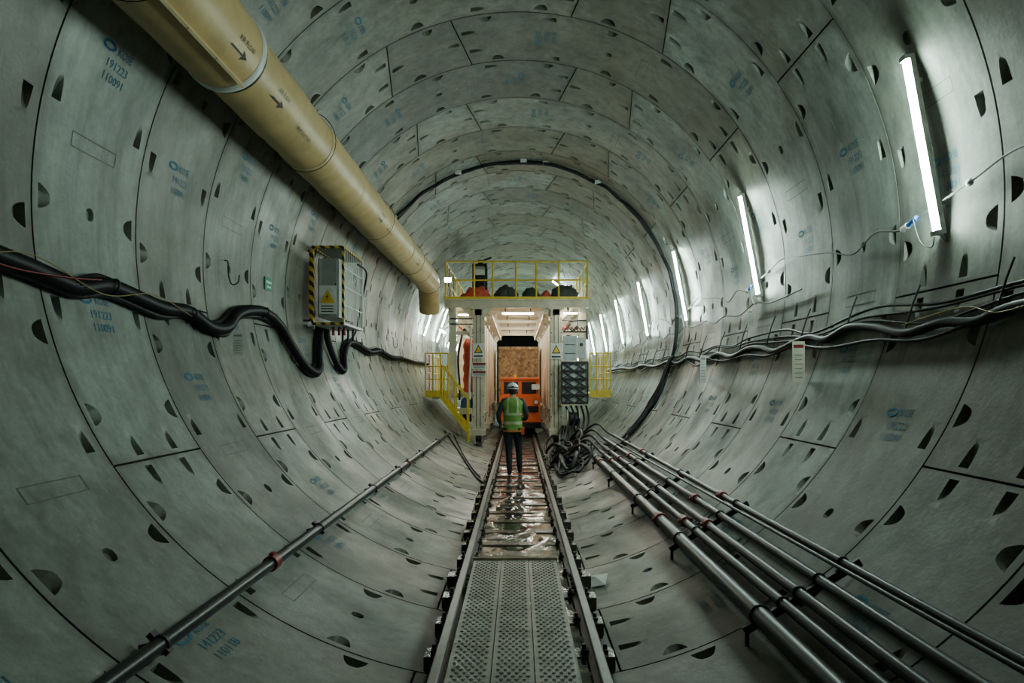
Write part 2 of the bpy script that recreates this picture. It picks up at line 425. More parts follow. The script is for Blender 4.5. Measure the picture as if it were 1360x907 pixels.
# planks
b=B()
xs=[(-.425,-.165),(-.155,.095),(.105,.365)]
for pi,(x0,x1) in enumerate(xs):
    for (ya,yb) in((6.62-2.9,6.62-(.0 if pi else .04)),(.6,3.70)):
        z=-.045
        b.bb(x0,x1,ya,yb,z-.004,z,M_plank)
        for x in(x0,x1): b.bb(x-.002,x+.002,ya,yb,z-.05,z+.003,M_plank)
        for yy in (ya+.01,yb-.01): b.bb(x0,x1,yy-.006,yy+.006,z-.05,z+.003,M_plank)
        yy=ya+.08; row=0
        while yy<yb-.06:
            cols=5
            for c in range(cols):
                x=x0+.035+(x1-x0-.07)*c/(cols-1)
                if row%2: 
                    if c==cols-1: continue
                    x+=(x1-x0-.07)/(cols-1)/2
                ro,ri,h=.013,.006,.005
                v=[];f=[]
                for rr,hh in((ro,0),(ro*.8,h),(ri,h),(ri,.0008)):
                    for q in range(8):
                        a=2*math.pi*q/8; v.append((x+rr*math.cos(a),yy+rr*math.sin(a),z+.0005+hh))
                for l in range(2):
                    for q in range(8): f.append((l*8+q,l*8+(q+1)%8,(l+1)*8+(q+1)%8,(l+1)*8+q))
                b.add(v,f,M_plank)
                b.add(v[24:],[tuple(range(8))],M_dim)
            yy+=.045; row+=1
b.bb(-.44,.38,6.60,6.66,-.10,-.03,M_brown)
b.bb(-.42,.36,3.2,3.3,-.10,-.05,M_sleeper); b.bb(-.42,.36,5.1,5.2,-.10,-.05,M_sleeper); b.bb(-.42,.36,1.1,1.2,-.10,-.05,M_sleeper)
b.obj('walkway_planks')

# ---------------------------------------------------------------- ventilation duct
b=B(); cx,cz=-2.387,4.385
CY=5.48
pts=[];rr=[]
y=CY+.07
while y<17.5:
    ph=(y%1.6)/1.6
    pts.append(Vector((cx,y,cz))); rr.append(.310-.006*(1 if ph<.03 else 0)+.004*math.sin(y*5)+.002*math.sin(y*17)); y+=.06
end=catmull([(cx,17.5,cz),(cx-.02,18.2,cz-.03),(cx-.08,18.8,cz-.14),(cx-.13,19.2,cz-.36),(cx-.15,19.4,cz-.66)],7)
for i,p in enumerate(end): pts.append(p); rr.append(.310-.012*(i%3==0)-.001*i)
b.tube(pts,.3,M_yduct,40,rf=lambda i,n:rr[i])
pts2=[Vector((cx,-3+.15*i,cz)) for i in range(60)]; pts2=[p for p in pts2 if p.y<CY]+[Vector((cx,CY,cz))]
b.tube(pts2,.325,M_yduct,40,rf=lambda i,n:.332+.003*math.sin(i*1.3))
b.tube([Vector((cx,CY-.02,cz)),Vector((cx,CY,cz)),Vector((cx,CY+.05,cz)),Vector((cx,CY+.07,cz))],.33,M_white,40,rf=lambda i,n:(.332,.341,.341,.312)[i])
b.tube([Vector((cx,CY+.09,cz)),Vector((cx,CY+.12,cz))],.317,M_dark,40)
for yy in(7.6,9.2,11.2,13.6,16.2): b.tube([Vector((cx,yy,cz)),Vector((cx,yy+.03,cz))],.3155,M_yduct2,40)
a=rad(-62)
px_=cx+.35*math.cos(a); pz_=cz+.35*math.sin(a)
rot=Matrix.Rotation(-(a),3,'Y')
b.box((px_,1.2,pz_),(.06,8.5,.022),M_yduct2,rot)
for i in range(13):
    yy=-.2+i*.43; b.cyl((px_,yy,pz_),(px_+.03*math.cos(a),yy,pz_+.03*math.sin(a)),.012,M_brown,8)
def ductmark(y0,ang0,fs_pts,faces,r):
    out=[]
    for (u,w) in fs_pts:
        t=rad(ang0)+w/r; out.append((cx+r*math.cos(t),y0+u,cz+r*math.sin(t)))
    b.add(out,faces,M_blk)
arrow=[(-.14,-.007),(.05,-.007),(.05,.007),(-.14,.007),(.04,.04),(.13,0),(.04,-.04),(.06,0)]
af=[(0,1,2,3),(4,5,7),(5,6,7)]
tx=text2d('AIR FLOW',.06)
tx2=text2d('VENT DUCT 600',.055)
for (yy,ang,r) in((5.15,-36,.338),(6.05,-40,.318),(10.5,-36,.318),(14.4,-36,.318)):
    ductmark(yy,ang,arrow,af,r)
    ductmark(yy+.05,ang+13,tx[0],tx[1],r)
    if yy>6: ductmark(yy+.75,ang-6,tx2[0],tx2[1],r)
for yy in(1.5,4.2,7.6,11.2,14.8,18):
    b.tube([Vector((cx+.345*math.cos(rad(t)),yy,cz+.345*math.sin(rad(t)))) for t in range(-180,181,12)],.004,M_dark,6)
    p=wl(yy,28,0); b.cyl((cx-.30,yy,cz+.12),p,.008,M_dark,6)
    b.cyl((cx-.05,yy,cz+.33),wl(yy,37.5,0),.008,M_dark,6)
b.obj('ventilation_duct')

# ---------------------------------------------------------------- fluorescent lamps
def lampmesh():
    b=B(); L=1.36
    b.box((.05,0,0),(.04,.075,L),M_white)
    vs=[];fs=[];seg=10
    for z in(-L/2+.035,L/2-.035):
        for k in range(seg+1):
            a=rad(-90+180*k/seg); vs.append((.072+.030*math.cos(a),.036*math.sin(a),z))
    n=seg+1
    for k in range(seg): fs.append((k,k+1,n+k+1,n+k))
    b.add(vs,fs,M_light,True); b.poly(vs[:n],M_light); b.poly(vs[n:],M_light)
    for s in(-1,1):
        b.box((.07,0,s*(L/2-.017)),(.075,.078,.034),M_white)
        b.box((.015,0,s*(L/2-.2)),(.035,.05,.03),M_grey)
        b.cyl((.03,0,s*(L/2-.2)),(-.02,0,s*(L/2-.2)),.008,M_dark,6)
    b.cyl((.05,0,-L/2),(.03,0,-L/2-.06),.012,M_white,8)
    return b.mesh('fluorescent_lamp')
lm=lampmesh()
def putlamp(y,t,side):
    o=bpy.data.objects.new('fluorescent_lamp',lm); scene.collection.objects.link(o)
    p=wr(y,t,.055) 
    inward=Vector((-math.cos(rad(t)),0,-math.sin(rad(t)))); z=Vector((-math.sin(rad(t)),0,math.cos(rad(t))))
    if side<0: p.x=-p.x; inward.x=-inward.x; z.x=-z.x
    yv=z.cross(inward)
    o.matrix_world=Matrix.Translation(p)@Matrix((inward,yv,z)).transposed().to_4x4()
for k in range(0,12):
    putlamp(5.07+3.77*k,10.2+(random.uniform(-.8,.8) if k else 0),1)
for y in (22.5,26,30,34,39): putlamp(y,18,-1)  # left-wall lamps added past the gantry front to brighten the far tunnel
for y in (27,33,39): putlamp(y,52,1)  # extra high lamps, added only to lift the far end above the deck

# ---------------------------------------------------------------- cables
def wpath(fn,lst,off,n=8):
    return catmull([fn(y,a,off) for (y,a) in lst],n)
def densify(lst,step,wob,sd):
    out=[]; rnd=random.Random(sd); 
    for (y0,a0),(y1,a1) in zip(lst[:-1],lst[1:]):
        n=max(1,int(abs(y1-y0)/step))
        for k in range(n):
            t=k/n; out.append((y0+(y1-y0)*t+rnd.uniform(-.15,.15)*step,a0+(a1-a0)*t-(wob if k%2 else 0)+rnd.uniform(-.45,.45)*wob))
    out.append(lst[-1]); return out
def resample(pts,step):
    out=[pts[0]]; acc=0
    for a,c in zip(pts[:-1],pts[1:]):
        d=(c-a).length; 
        if d<1e-6: continue
        t=step-acc
        while t<=d: out.append(a+(c-a)*(t/d)); t+=step
        acc=d-(t-step)
    return out
L1=[(-2,-9),(0,-8),(2.0,-8.5),(3.2,-7.5),(4.13,-9),(4.7,-10.4),(5.1,-9.3),(5.8,-10.8),(6.3,-10.6),(6.7,-12.6),(7.1,-12),(7.5,-8.5),(8.2,-6.8),(8.75,-9),(9.1,-14),(9.4,-18.5),(9.75,-20.3),(10.05,-19),(10.25,-15),(10.5,-10),(10.6,-6.5)]
L2=[(10.95,-6.5),(11.0,-12),(11.2,-18),(11.5,-19),(11.8,-14),(12.3,-9.5),(13,-9.2),(14,-11),(15.1,-9.9),(16.5,-11.5),(18,-11),(20,-11.5),(23,-11)]
b=B()
for lst,r in((L1,.064),(L2,.055)):
    pp=resample(wpath(wl,lst,.08,n=10),.020)
    b.tube(pp,r,M_black,12,rf=lambda i,n,r=r:(r if i%2 else r*.78))
for j,(da,off,r) in enumerate(((1.5,.04,.026),(-1.5,.05,.024))):
    rnd=random.Random(j)
    for lst in(L1,L2):
        b.tube(wpath(wl,[(y+.03*j,a+da*rnd.uniform(.3,1.0)) for y,a in lst],off,n=8),r,M_black,8)
b.tube(wpath(wl,[(1.5,-7),(3.4,-10.2),(4.2,-8.2),(4.9,-11.2),(5.6,-9.5),(6.2,-11.8)],.15,n=8),.004,M_cabY,6)
b.tube(wpath(wl,[(3.3,-7.5),(3.9,-10.2),(4.5,-10),(4.9,-9.2)],.15,n=8),.006,M_red,6)
for (y,a) in((3.2,-7),(5.1,-8.6),(6.3,-10.3),(8.2,-6.2),(13,-8.7),(15.1,-9.3),(17.5,-11)):
    p=wl(y,a,0); q=wl(y,a,.15); b.tube(catmull([p,q,q+Vector((0,0,-.08)),wl(y,a-2.1,.04)],5),.008,M_dark,6)
b.obj('corrugated_cable_hose')
b=B()
b.tube(wpath(wr,[(-1,-12),(1,-13.6),(2.6,-12.2),(3.5,-13.8),(4.16,-14.0),(4.5,-15.2),(4.86,-14.7),(5.3,-15.5),(5.8,-13.9),(6.28,-13.2),(6.7,-14.8),(7.1,-13.9),(7.5,-14.6),(8.0,-15.9),(8.5,-14.6),(9.0,-14.4),(9.6,-16.0),(10.3,-14.6),(11,-16.1),(12,-14.6),(12.8,-16.1),(13.6,-14.9),(15,-16.2),(16.5,-15),(18,-16),(20,-15),(23,-15.5)],.05,n=10),.036,M_black,10)
rt=densify([(-1,-13.4),(4.1,-14.4),(5.8,-15.6),(9,-15.8),(23,-15.8)],.8,1.4,9); b.tube(wpath(wr,rt,.06,n=8),.014,M_black,8)
for sd,a0,r,m in((1,-10.4,.013,M_black),(2,-11.3,.011,M_black),(3,-12.3,.010,M_black)):
    rt=densify([(-1,a0+1),(4,a0),(6,a0-.6),(9,a0-1.0),(14,a0-1.6),(23,a0-2)],.8,1.3,sd); b.tube(wpath(wr,rt,.03,n=7),r,m,6)
b.tube(wpath(wr,[(3.6,-13),(4.2,-14.8),(4.6,-13.4),(5.3,-14.6)],.10,n=8),.004,M_cabY,6)
for i in range(16):
    y=3.3+i*1.0; a=-10.3+random.uniform(-.8,.2)
    b.tube([wr(y,a+2.6,.02),wr(y,a,.05),wr(y,a-2.2,.06),wr(y+.03,a-4.2,.05)],.008,M_dark,6)
b.obj('wall_cable_bundle')
b=B()
for k in range(-1,5):
    y=5.07+3.77*k
    lst=[(y-1.3,3.2),(y-.8,4.4),(y-.35,3.0),(y+.15,1.6),(y+.5,.4),(y+.9,1.6),(y+1.3,-.4),(y+1.8,1.6),(y+2.47,3.2)]
    b.tube(wpath(wr,lst,.05,n=8),.008,M_cgrey,6)
    lst=[(y-1.3,-3.5),(y-.4,-4.2),(y+.2,-3.2),(y+.8,-5.0),(y+1.5,-4.0),(y+2.0,-5.2),(y+2.47,-3.5)]
    if k>0: b.tube(wpath(wr,lst,.04,n=8),.008,M_black,6)
    b.ell(wr(y-.35,3.0,.05),(.02,.04,.03),M_white,10,6)
    b.cyl(wr(y+.28,1.3,.05),wr(y+.40,.7,.05),.022,M_blueP,10)
    b.cyl(wr(y+.40,.7,.05),wr(y+.48,.4,.05),.026,M_white,10)
    b.tube(wpath(wr,[(y+.02,-2.6),(y+.05,-3.8),(y+.2,-2.5),(y+.3,1.2)],.07,n=6),.005,M_cgrey,6)
b.obj('lamp_supply_wire')
b=B(); pts=[];pts2=[]
rnd=random.Random(3)
a=-48
while a<143:
    w=rnd.uniform(-.07,.07); 
    pts.append(wr(13.45+w,a,.045)); pts2.append(wr(13.5+rnd.uniform(-.09,.09),a+1,.04)); a+=5.5
b.tube(catmull(pts,5),.036,M_black,8); b.tube(catmull(pts2,5),.024,M_black,8)
for a in(60,80,88,112): b.box(wr(13.45,a,.03),(.12,.08,.06),M_white)
b.tube(catmull([wr(13.45,-46,.05),wr(13.2,-49,.05),wr(13.6,-52,.04),wr(14.5,-54,.05)],6),.024,M_black,8)
for j in range(3):
    b.tube(catmull([wr(13.3+.12*j,-13,.05),wr(13.35+.1*j,-15,.09),wr(13.5+.1*j,-21-j,.07),wr(13.55+.15*j,-30,.06),wr(13.4+.2*j,-38,.05),wr(13.6,-47-j,.05)],7),.022,M_black,8)
b.obj('arch_cable')
b=B(); b.tube(catmull([(-1.95,18,floorz(1.95)+.02),(-1.5,16.5,floorz(1.5)+.02),(-1.1,14.6,floorz(1.1)+.02),(-.8,13.2,floorz(.8)+.015),(-.62,12.6,floorz(.62)+.03)],8),.02,M_black,8)
b.tube(catmull([(-1.75,18.5,floorz(1.75)+.02),(-1.3,16.0,floorz(1.3)+.02),(-.95,14.2,floorz(.95)+.02),(-.75,13.4,floorz(.75)+.015)],8),.014,M_black,8)
b.obj('floor_cable')

# ---------------------------------------------------------------- pipes
b=B()
X,Z=-1.795,.365
b.cyl((X,-2,Z),(X,17.5,Z),.043,M_blackp,16)
for y in(4.95,11.0):
    b.cyl((X,y-.05,Z),(X,y+.05,Z),.058,M_red,16); b.box((X,y,Z+.06),(.03,.06,.03),M_red)
for y in(1.2,3.4,6.1,8.4,10.2,12.6,15.2):
    b.cyl((X,y-.012,Z),(X,y+.012,Z),.052,M_dark,12)
    b.beam((X,y,Z),wl(y,-53.5,.005),.04,.012,M_dark,up=(0,1,0)); b.beam((X-.05,y,Z+.06),(X+.05,y,Z-.04),.03,.05,M_dark,up=(0,1,0))
b.obj('water_pipe')
specs=[(1.50,.235,.060),(1.645,.31,.036),(1.745,.375,.036),(1.866,.458,.034),(2.014,.565,.028)]
for i,(X,Z,r) in enumerate(specs):
    b=B(); ye=13.1+i*.5
    b.cyl((X,-2,Z),(X,ye,Z),r,M_blackp,18)
    for y in(7.15-.45*(i%3) ,12.2-.3*i,1.1):
        b.cyl((X,y-.055,Z),(X,y+.055,Z),r+.016,M_red,16); b.cyl((X-r-.03,y,Z),(X+r+.03,y,Z),.018,M_red,8)
    b.obj('service_pipe' if i==0 else 'service_pipe.%03d'%i)
b=B(); b.cyl((1.93,-2,.61),(1.93,14,.50),.014,M_blackp,8); b.obj('conduit_pipe')
b=B()
for y in(2.1,4.2,6.25,8.4,10.6,12.8):
    p0=Vector((1.40,y,.14)); p1=Vector((2.12,y,.57))
    b.beam(p0,p1,.05,.03,M_dark,up=(0,1,0))
    for (px,pz,r) in specs:
        b.tube([Vector((px+(r+.006)*math.cos(t*math.pi/6),y,pz+(r+.006)*math.sin(t*math.pi/6))) for t in range(12)],.006,M_dark,6,closed=True)
    for xx,zz in((1.42,.15),(2.10,.56)):
        b.cyl((xx,y,zz),(xx,y,floorz(xx)+.004),.014,M_dark,8)
b.obj('pipe_bracket')
b=B()
vs=[(.64,6.25,floorz(.64)+.012),(.80,6.2,floorz(.80)+.02),(.85,6.42,floorz(.85)+.05),(.74,6.52,floorz(.74)+.03),(.68,6.45,floorz(.68)+.05),(.72,6.35,floorz(.72)+.07)]
b.add(vs,[(0,1,5),(1,2,5),(2,3,5),(3,4,5),(4,0,5)],M_white); b.obj('crumpled_rag')

# hose pile
b=B(); rnd=random.Random(11)
def fl(x): return floorz(min(abs(x),2.9))
for i in range(13):
    cx_=1.05+rnd.uniform(-.12,.3); cy_=14.9+rnd.uniform(-1.3,1.9); rx=rnd.uniform(.2,.42); ry=rnd.uniform(.7,1.6); h=.03+.035*(i%7); r=rnd.choice([.022,.028,.034,.04])
    ph=rnd.uniform(0,6); pts=[]
    for k in range(14):
        a=2*math.pi*k/14; q=1+.18*math.sin(2*a+ph)+.1*math.sin(3*a+ph*2)
        x=max(.70,cx_+rx*q*math.cos(a)); y=cy_+ry*q*math.sin(a)
        pts.append((x,y,fl(x)+r+h*(1+.6*math.sin(3*a+ph))+.01))
    b.tube(catmull(pts,5,True),r,M_black,8,closed=True)
for i,(X,Z,r) in enumerate(specs):
    ye=13.1+i*.5
    b.tube(catmull([(X,ye,Z),(X,ye+.3,Z),(X-.15,ye+1.2,Z+.12),(X-.45,ye+2.2,fl(X-.45)+.2),(1.0+.1*i,ye+2.8,.15),(1.15+.1*i,18.3,.25),(1.25+.08*i,19.0,.45)],7),max(r*.8,.026),M_black,8)
for i in range(5):
    x0=1.35+.13*i
    b.tube(catmull([(x0,19.15,1.0+.05*i),(x0+.1,18.9,.7),(x0-.05,18.2,.35),(x0-.25,16.8+.2*i,fl(x0-.2)+.12),(x0-.5,15.6,fl(x0-.5)+.15),(x0-.4,14.2+.3*i,fl(x0-.4)+.1)],7),.03,M_black,8)
b.obj('hose_pile')

# ---------------------------------------------------------------- electrical cage on left wall
b=B(); x0,x1,y0,y1,z0,z1=-3.03,-2.58,10.0,11.2,2.55,3.68
t=.035
for x in(x0,x1):
    for y in(y0,y1):
        b.bb(x-t/2,x+t/2,y-t/2,y+t/2,z0,z1,M_haz if y==y0 else M_white)
for z in(z0,z1):
    for y in(y0,y1): b.bb(x0,x1,y-t/2,y+t/2,z-t/2,z+t/2,M_haz if y==y0 else M_white)
    for x in(x0,x1): b.bb(x-t/2,x+t/2,y0,y1,z-t/2,z+t/2,M_haz if z==z1 else M_white)
b.bb(x0,x1,y0,y1,z1,z1+.01,M_grey)
b.bb(x0,x1,y0,y1,z0-.01,z0,M_white)
for zz in (z0+.28,z0+.56,z0+.84): b.bb(x1-.006,x1+.006,y0,y1,zz-.006,zz+.006,M_white)
for i in range(1,10):
    yy=y0+(y1-y0)*i/10; b.bb(x1-.004,x1+.004,yy-.004,yy+.004,z0,z1,M_white)
b.bb(x0+.06,x1-.08,y0+.06,y1-.25,z0+.10,z1-.16,M_grey)
b.bb(x0+.08,x1-.10,y0+.045,y0+.06,z0+.12,z1-.18,M_grey)
b.bb(x1-.13,x1-.115,y0+.03,y0+.05,z0+.45,z0+.6,M_dark)
b.bb(x0+.10,x1-.10,y0-.022,y0-.012,z0+.14,z0+.56,M_white)
cxs=(x0+x1)/2
b.poly([(cxs-.11,y0-.025,z0+.30),(cxs+.11,y0-.025,z0+.30),(cxs,y0-.025,z0+.50)],M_signy)
b.poly([(cxs-.012,y0-.027,z0+.45),(cxs+.012,y0-.027,z0+.40),(cxs-.004,y0-.027,z0+.39),(cxs+.016,y0-.027,z0+.33),(cxs-.024,y0-.027,z0+.40),(cxs-.002,y0-.027,z0+.41)],M_blk)
for q in(.17,.21,.25): b.bb(x0+.13,x1-.14,y0-.024,y0-.0225,z0+q,z0+q+.015,M_blk)
b.bb(x0-.05,x0-.02,y0-.01,y0+.02,z0+.05,z1-.05,M_haz)
for (sx) in(-.03,.06,.14):
    b.cyl((x0+.2+sx,y0+.5,z0-.14),(x0+.2+sx,y0+.5,z0),.022,M_red,8)
    b.cyl((x0+.2+sx,y1-.15,z0-.2),(x0+.2+sx,y1-.15,z0),.018,M_black,8)
for y in(y0+.05,y1-.05):
    for z in(z0+.05,z1-.05): b.beam((x0,y,z),(-math.sqrt(R*R-(z-ZC)**2)+.004,y,z),.03,.03,M_dark)
b.tube(catmull([(x1,y0+.9,z1-.1),(x1+.02,y1+.25,z1-.15),(x1-.1,y1+.5,z1-.5),(x1-.2,y1+.4,z0-.0),(x1-.3,y1+.2,z0-.2)],6),.016,M_black,8)
b.obj('electrical_cabinet_cage')

def tag(fn,y,a,w,h,m,name,red=False):
    b=B(); c=fn(y,a,.13); 
    side=-1 if c.x<0 else 1
    n=Vector((-side*.35,-1,0)).normalized(); u=Vector((0,0,1)); r_=n.cross(u)*-1
    def q(x,z,o=0): return c+r_*x+u*z+n*o
    b.add([q(-w/2,-h/2),q(w/2,-h/2),q(w/2,h/2),q(-w/2,h/2),q(-w/2,-h/2,-.004),q(w/2,-h/2,-.004),q(w/2,h/2,-.004),q(-w/2,h/2,-.004)],[(0,1,2,3),(7,6,5,4),(0,4,5,1),(1,5,6,2),(2,6,7,3),(3,7,4,0)],m)
    for k in range(6):
        z=-h*.40+k*h*.11; ww=w*(.34 if k%2 else .28)
        b.add([q(-ww,z,.002),q(ww,z,.002),q(ww,z+h*.025,.002),q(-ww,z+h*.025,.002)],[(0,1,2,3)],M_prn)
    b.add([q(-w*.4,h*.34,.002),q(w*.4,h*.34,.002),q(w*.4,h*.42,.002),q(-w*.4,h*.42,.002)],[(0,1,2,3)],M_red if red else M_prn)
    b.tube([q(0,h/2),(q(0,h/2)+fn(y,a+3.2,.05))/2,fn(y,a+3.4,.05)],.004,M_white,6)
    b.obj(name)
tag(wl,7.15,-15.6,.10,.24,M_white,'cable_tag')
tag(wr,7.0,-19.3,.12,.42,M_paper,'cable_tag.001',True)
tag(wr,10.6,-19.3,.09,.42,M_white,'cable_tag.002')
tag(wr,8.9,-7.2,.06,.22,M_white,'cable_tag.003')
b=B(); c=wl(8.65,.5,.012)
b.box(c,(.012,.24,.16),M_green); b.box(c+Vector((.008,0,.02)),(.004,.18,.03),M_white); b.box(c+Vector((.008,0,-.04)),(.004,.14,.02),M_white)
b.obj('exit_sign')
for i,(y,a) in enumerate(((7.35,-1.5),(17,-5))):
    b=B(); p=wl(y,a,0.012); 
    b.tube(catmull([p+Vector((0,0,.18)),p+Vector((.04,0,.16)),p+Vector((.05,.0,0)),p+Vector((.08,.02,-.08)),p+Vector((.13,.05,-.05)),p+Vector((.14,.06,.03))],6),.008,M_dark,6)
    b.obj('cable_hook' if i==0 else 'cable_hook.%03d'%i)

# ---------------------------------------------------------------- gantry
GY=19.3
def gx(p): return (p-688)/46.6
def gz(p): return CAMZ+(508-p)/46.6
b=B()
DX0,DX1=-2.10,2.02; zt=4.06; zb=3.82
b.bb(DX0,DX1,GY,31,zt-.03,zt,M_cream)
def ib(p0,p1,w,h,m=M_cream):
    p0=Vector(p0);p1=Vector(p1); d=(p1-p0).normalized(); up=Vector((0,0,1)) if abs(d.z)<.9 else Vector((0,1,0))
    x=d.cross(up).normalized(); z=x.cross(d)
    b.beam(p0,p1,w*.15,h,m,up=z); b.beam(p0+z*h*.46,p1+z*h*.46,w,h*.08,m,up=z); b.beam(p0-z*h*.46,p1-z*h*.46,w,h*.08,m,up=z)
for fy in(GY,22.2,25.1,28.0,30.9):
    if fy==GY: ib((DX0,fy+.1,3.925),(DX1,fy+.1,3.925),.2,.22)
    else: ib((DX0,fy+.1,3.96),(DX1,fy+.1,3.96),.2,.14)
    for s in(-1,1):
        xa=-1.13 if s<0 else 1.09
        b.bb(xa-.12,xa+.12,fy+.02,fy+.22,.30,zb,M_cream)
        b.bb(xa-.16,xa+.16,fy,fy+.02,.30,zb,M_cream); b.bb(xa-.16,xa+.16,fy+.22,fy+.24,.30,zb,M_cream)
        b.bb(xa-.22,xa+.22,fy-.02,fy+.26,zb-.05,zb,M_cream)
        for zz in(.7,1.3,1.9,2.5,3.1,3.5):
            for dx in(-.14,.14): b.cyl((xa+dx,fy-.012,zz),(xa+dx,fy,zz),.018,M_dark,6)
        b.bb(xa-.065,xa-.05,fy-.006,fy,.4,3.7,M_dark); b.bb(xa+.05,xa+.065,fy-.006,fy,.4,3.7,M_dark)
        b.add([(xa+s*.16,fy+.1,zb),(xa+s*.5,fy+.1,zb),(xa+s*.16,fy+.1,zb-.35)],[(0,1,2)],M_cream)
        b.add([(xa-s*.16,fy+.1,zb),(xa-s*.42,fy+.1,zb),(xa-s*.16,fy+.1,zb-.3)],[(0,1,2)],M_cream)
        b.bb(xa-.2,xa+.2,fy-.12,fy+.36,.18,.34,M_cream)
        b.cyl((xa-.07,fy+.0,.10),(xa+.07,fy+.0,.10),.13,M_dark,18); b.cyl((xa-.07,fy+.3,.10),(xa+.07,fy+.3,.10),.13,M_dark,18)
        xo=-1.87 if s<0 else 1.84
        b.bb(xo-.1,xo+.1,fy+.04,fy+.06,1.3,zb,M_cream); b.bb(xo-.1,xo+.1,fy+.2,fy+.22,1.3,zb,M_cream); b.bb(xo-.015,xo+.015,fy+.06,fy+.2,1.3,zb,M_cream)
        b.bb(min(xo,xa),max(xo,xa),fy+.06,fy+.2,1.25,1.4,M_cream)
        b.bb(min(xo,xa),max(xo,xa),fy+.08,fy+.18,3.05,3.15,M_cream)
for s,xa in((-1,-1.13),(1,1.09)):
    b.bb(xa-.1,xa+.1,GY,31,zb-.22,zb,M_cream); b.bb(xa-.09,xa+.09,GY+.2,31,.55,.75,M_cream)
    b.bb(xa-.04,xa+.04,GY-.6,31,-.03,-.0,M_rail); b.bb(xa-.10,xa+.10,GY-.6,31,floorz(abs(xa)+.1)+.003,-.03,M_rail) if floorz(abs(xa)+.1)+.003<-.03 else None
    xi=xa-s*.17
    b.bb(xi-.01,xi+.01,GY+.3,29,.9,3.35,M_cream)
    for yy in(20.5,21.6,22.7,23.8,24.9,26,27.1,28.2): b.bb(xi-.025,xi+.025,yy-.03,yy+.03,.9,3.35,M_cream)
    xo=-1.87 if s<0 else 1.84
    b.bb(xo-.06,xo+.06,GY,31,zb-.16,zb,M_cream)
for fy in(21.8,24.6,27.6):
    b.bb(-.95,.92,fy,fy+.08,3.60,3.67,M_cream)
    for x in(-.72,.70): b.bb(x-.04,x+.04,fy,fy+.08,3.67,3.9,M_cream)
b.bb(-.82,-.74,GY+.4,30,3.55,3.67,M_cream); b.bb(.72,.80,GY+.4,30,3.55,3.67,M_cream)
posts=[-2.06,-1.25,-.72,-.06,.52,1.16,1.97]; rh=5.13
for x in posts: b.cyl((x,GY+.03,zt),(x,GY+.03,rh),.026,M_yel,8)
for z in(rh,4.60): b.cyl((DX0+.04,GY+.03,z),(DX1-.04,GY+.03,z),.024,M_yel,8)
b.bb(DX0,DX1,GY,GY+.012,zt,zt+.07,M_yel)
for x in(DX0+.04,DX1-.04):
    for z in(rh,4.6): b.cyl((x,GY+.03,z),(x,31,z),.02,M_yel,8)
    for i in range(10): b.cyl((x,GY+1.2*i,zt),(x,GY+1.2*i,rh),.02,M_yel,8)
def platform(xa,xb,ya,yb,z,inner):
    b.bb(xa,xb,ya,yb,z-.05,z,M_yel); b.bb(xa,xb,ya-.01,ya,z-.1,z+.1,M_yel)
    n=4
    for i in range(n):
        x=xa+(xb-xa)*i/(n-1); b.cyl((x,ya,z),(x,ya,z+1.15),.022,M_yel,8)
    for q in(1.15,.78,.42): b.cyl((xa,ya,z+q),(xb,ya,z+q),.02,M_yel,8)
    xo=xa if inner>0 else xb
    for q in(1.15,.6): b.cyl((xo,ya,z+q),(xo,yb,z+q),.02,M_yel,8)
    for i in range(5): b.cyl((xo,ya+(yb-ya)*i/4,z),(xo,ya+(yb-ya)*i/4,z+1.15),.02,M_yel,8)
platform(-2.62,-1.98,GY-.1,22.5,1.36,1)
platform(2.04,2.62,GY-.1,22.5,1.36,-1)
b.bb(-2.45,-1.9,GY,22,1.22,1.31,M_cream)
s0=Vector((-2.1,GY-.15,1.32)); s1=Vector((-1.38,GY-.15,.36))
for dy in(0,-.55):
    b.beam(s0+Vector((0,dy,0)),s1+Vector((0,dy,0)),.04,.14,M_yel)
    b.cyl(s0+Vector((0,dy,.85)),s1+Vector((0,dy,.85)),.02,M_yel,8)
    for t in(.02,.5,.98):
        p=s0.lerp(s1,t)+Vector((0,dy,0)); b.cyl(p,p+Vector((0,0,.85)),.02,M_yel,8)
for i in range(5):
    p=s0.lerp(s1,(i+.5)/5); b.box(p+Vector((0,-.275,0)),(.2,.53,.025),M_yel)
for dy in(0,-.55): b.cyl(s1+Vector((0,dy,0)),(s1.x,s1.y+dy,floorz(s1.x)+.003),.025,M_yel,8)
for z in(3.35,3.5): b.cyl((-1.95,GY+.02,z),(-1.3,GY+.02,z),.02,M_dark,8)
b.cyl((1.25,GY+.02,3.45),(1.95,GY+.02,3.45),.02,M_dark,8)
for (xa,xb,ya,yb,za,zb_,m) in((-1.78,-1.28,22.6,24.2,1.4,2.6,M_grey),(-1.8,-1.3,25.4,27.6,1.4,2.9,M_white),(1.25,1.75,20.4,21.9,1.4,2.9,M_white),(1.25,1.75,22.6,24.6,1.4,2.5,M_grey)):
    b.bb(xa,xb,ya,yb,za,zb_,m); b.bb(xa+.05,xb-.05,ya-.02,ya,za+.1,zb_-.1,m); b.bb(xb-.12,xb-.09,ya-.04,ya-.02,(za+zb_)/2-.1,(za+zb_)/2+.1,M_dark)
for j,(x,z) in enumerate(((-1.7,3.3),(-1.55,3.2),(-1.4,3.28),(1.35,3.3),(1.5,3.35),(1.7,3.28))):
    b.cyl((x,GY+.3,z),(x,30,z),.045 if j%2 else .03,M_dark if j%3 else M_redt,10)
b.obj('backup_gantry')

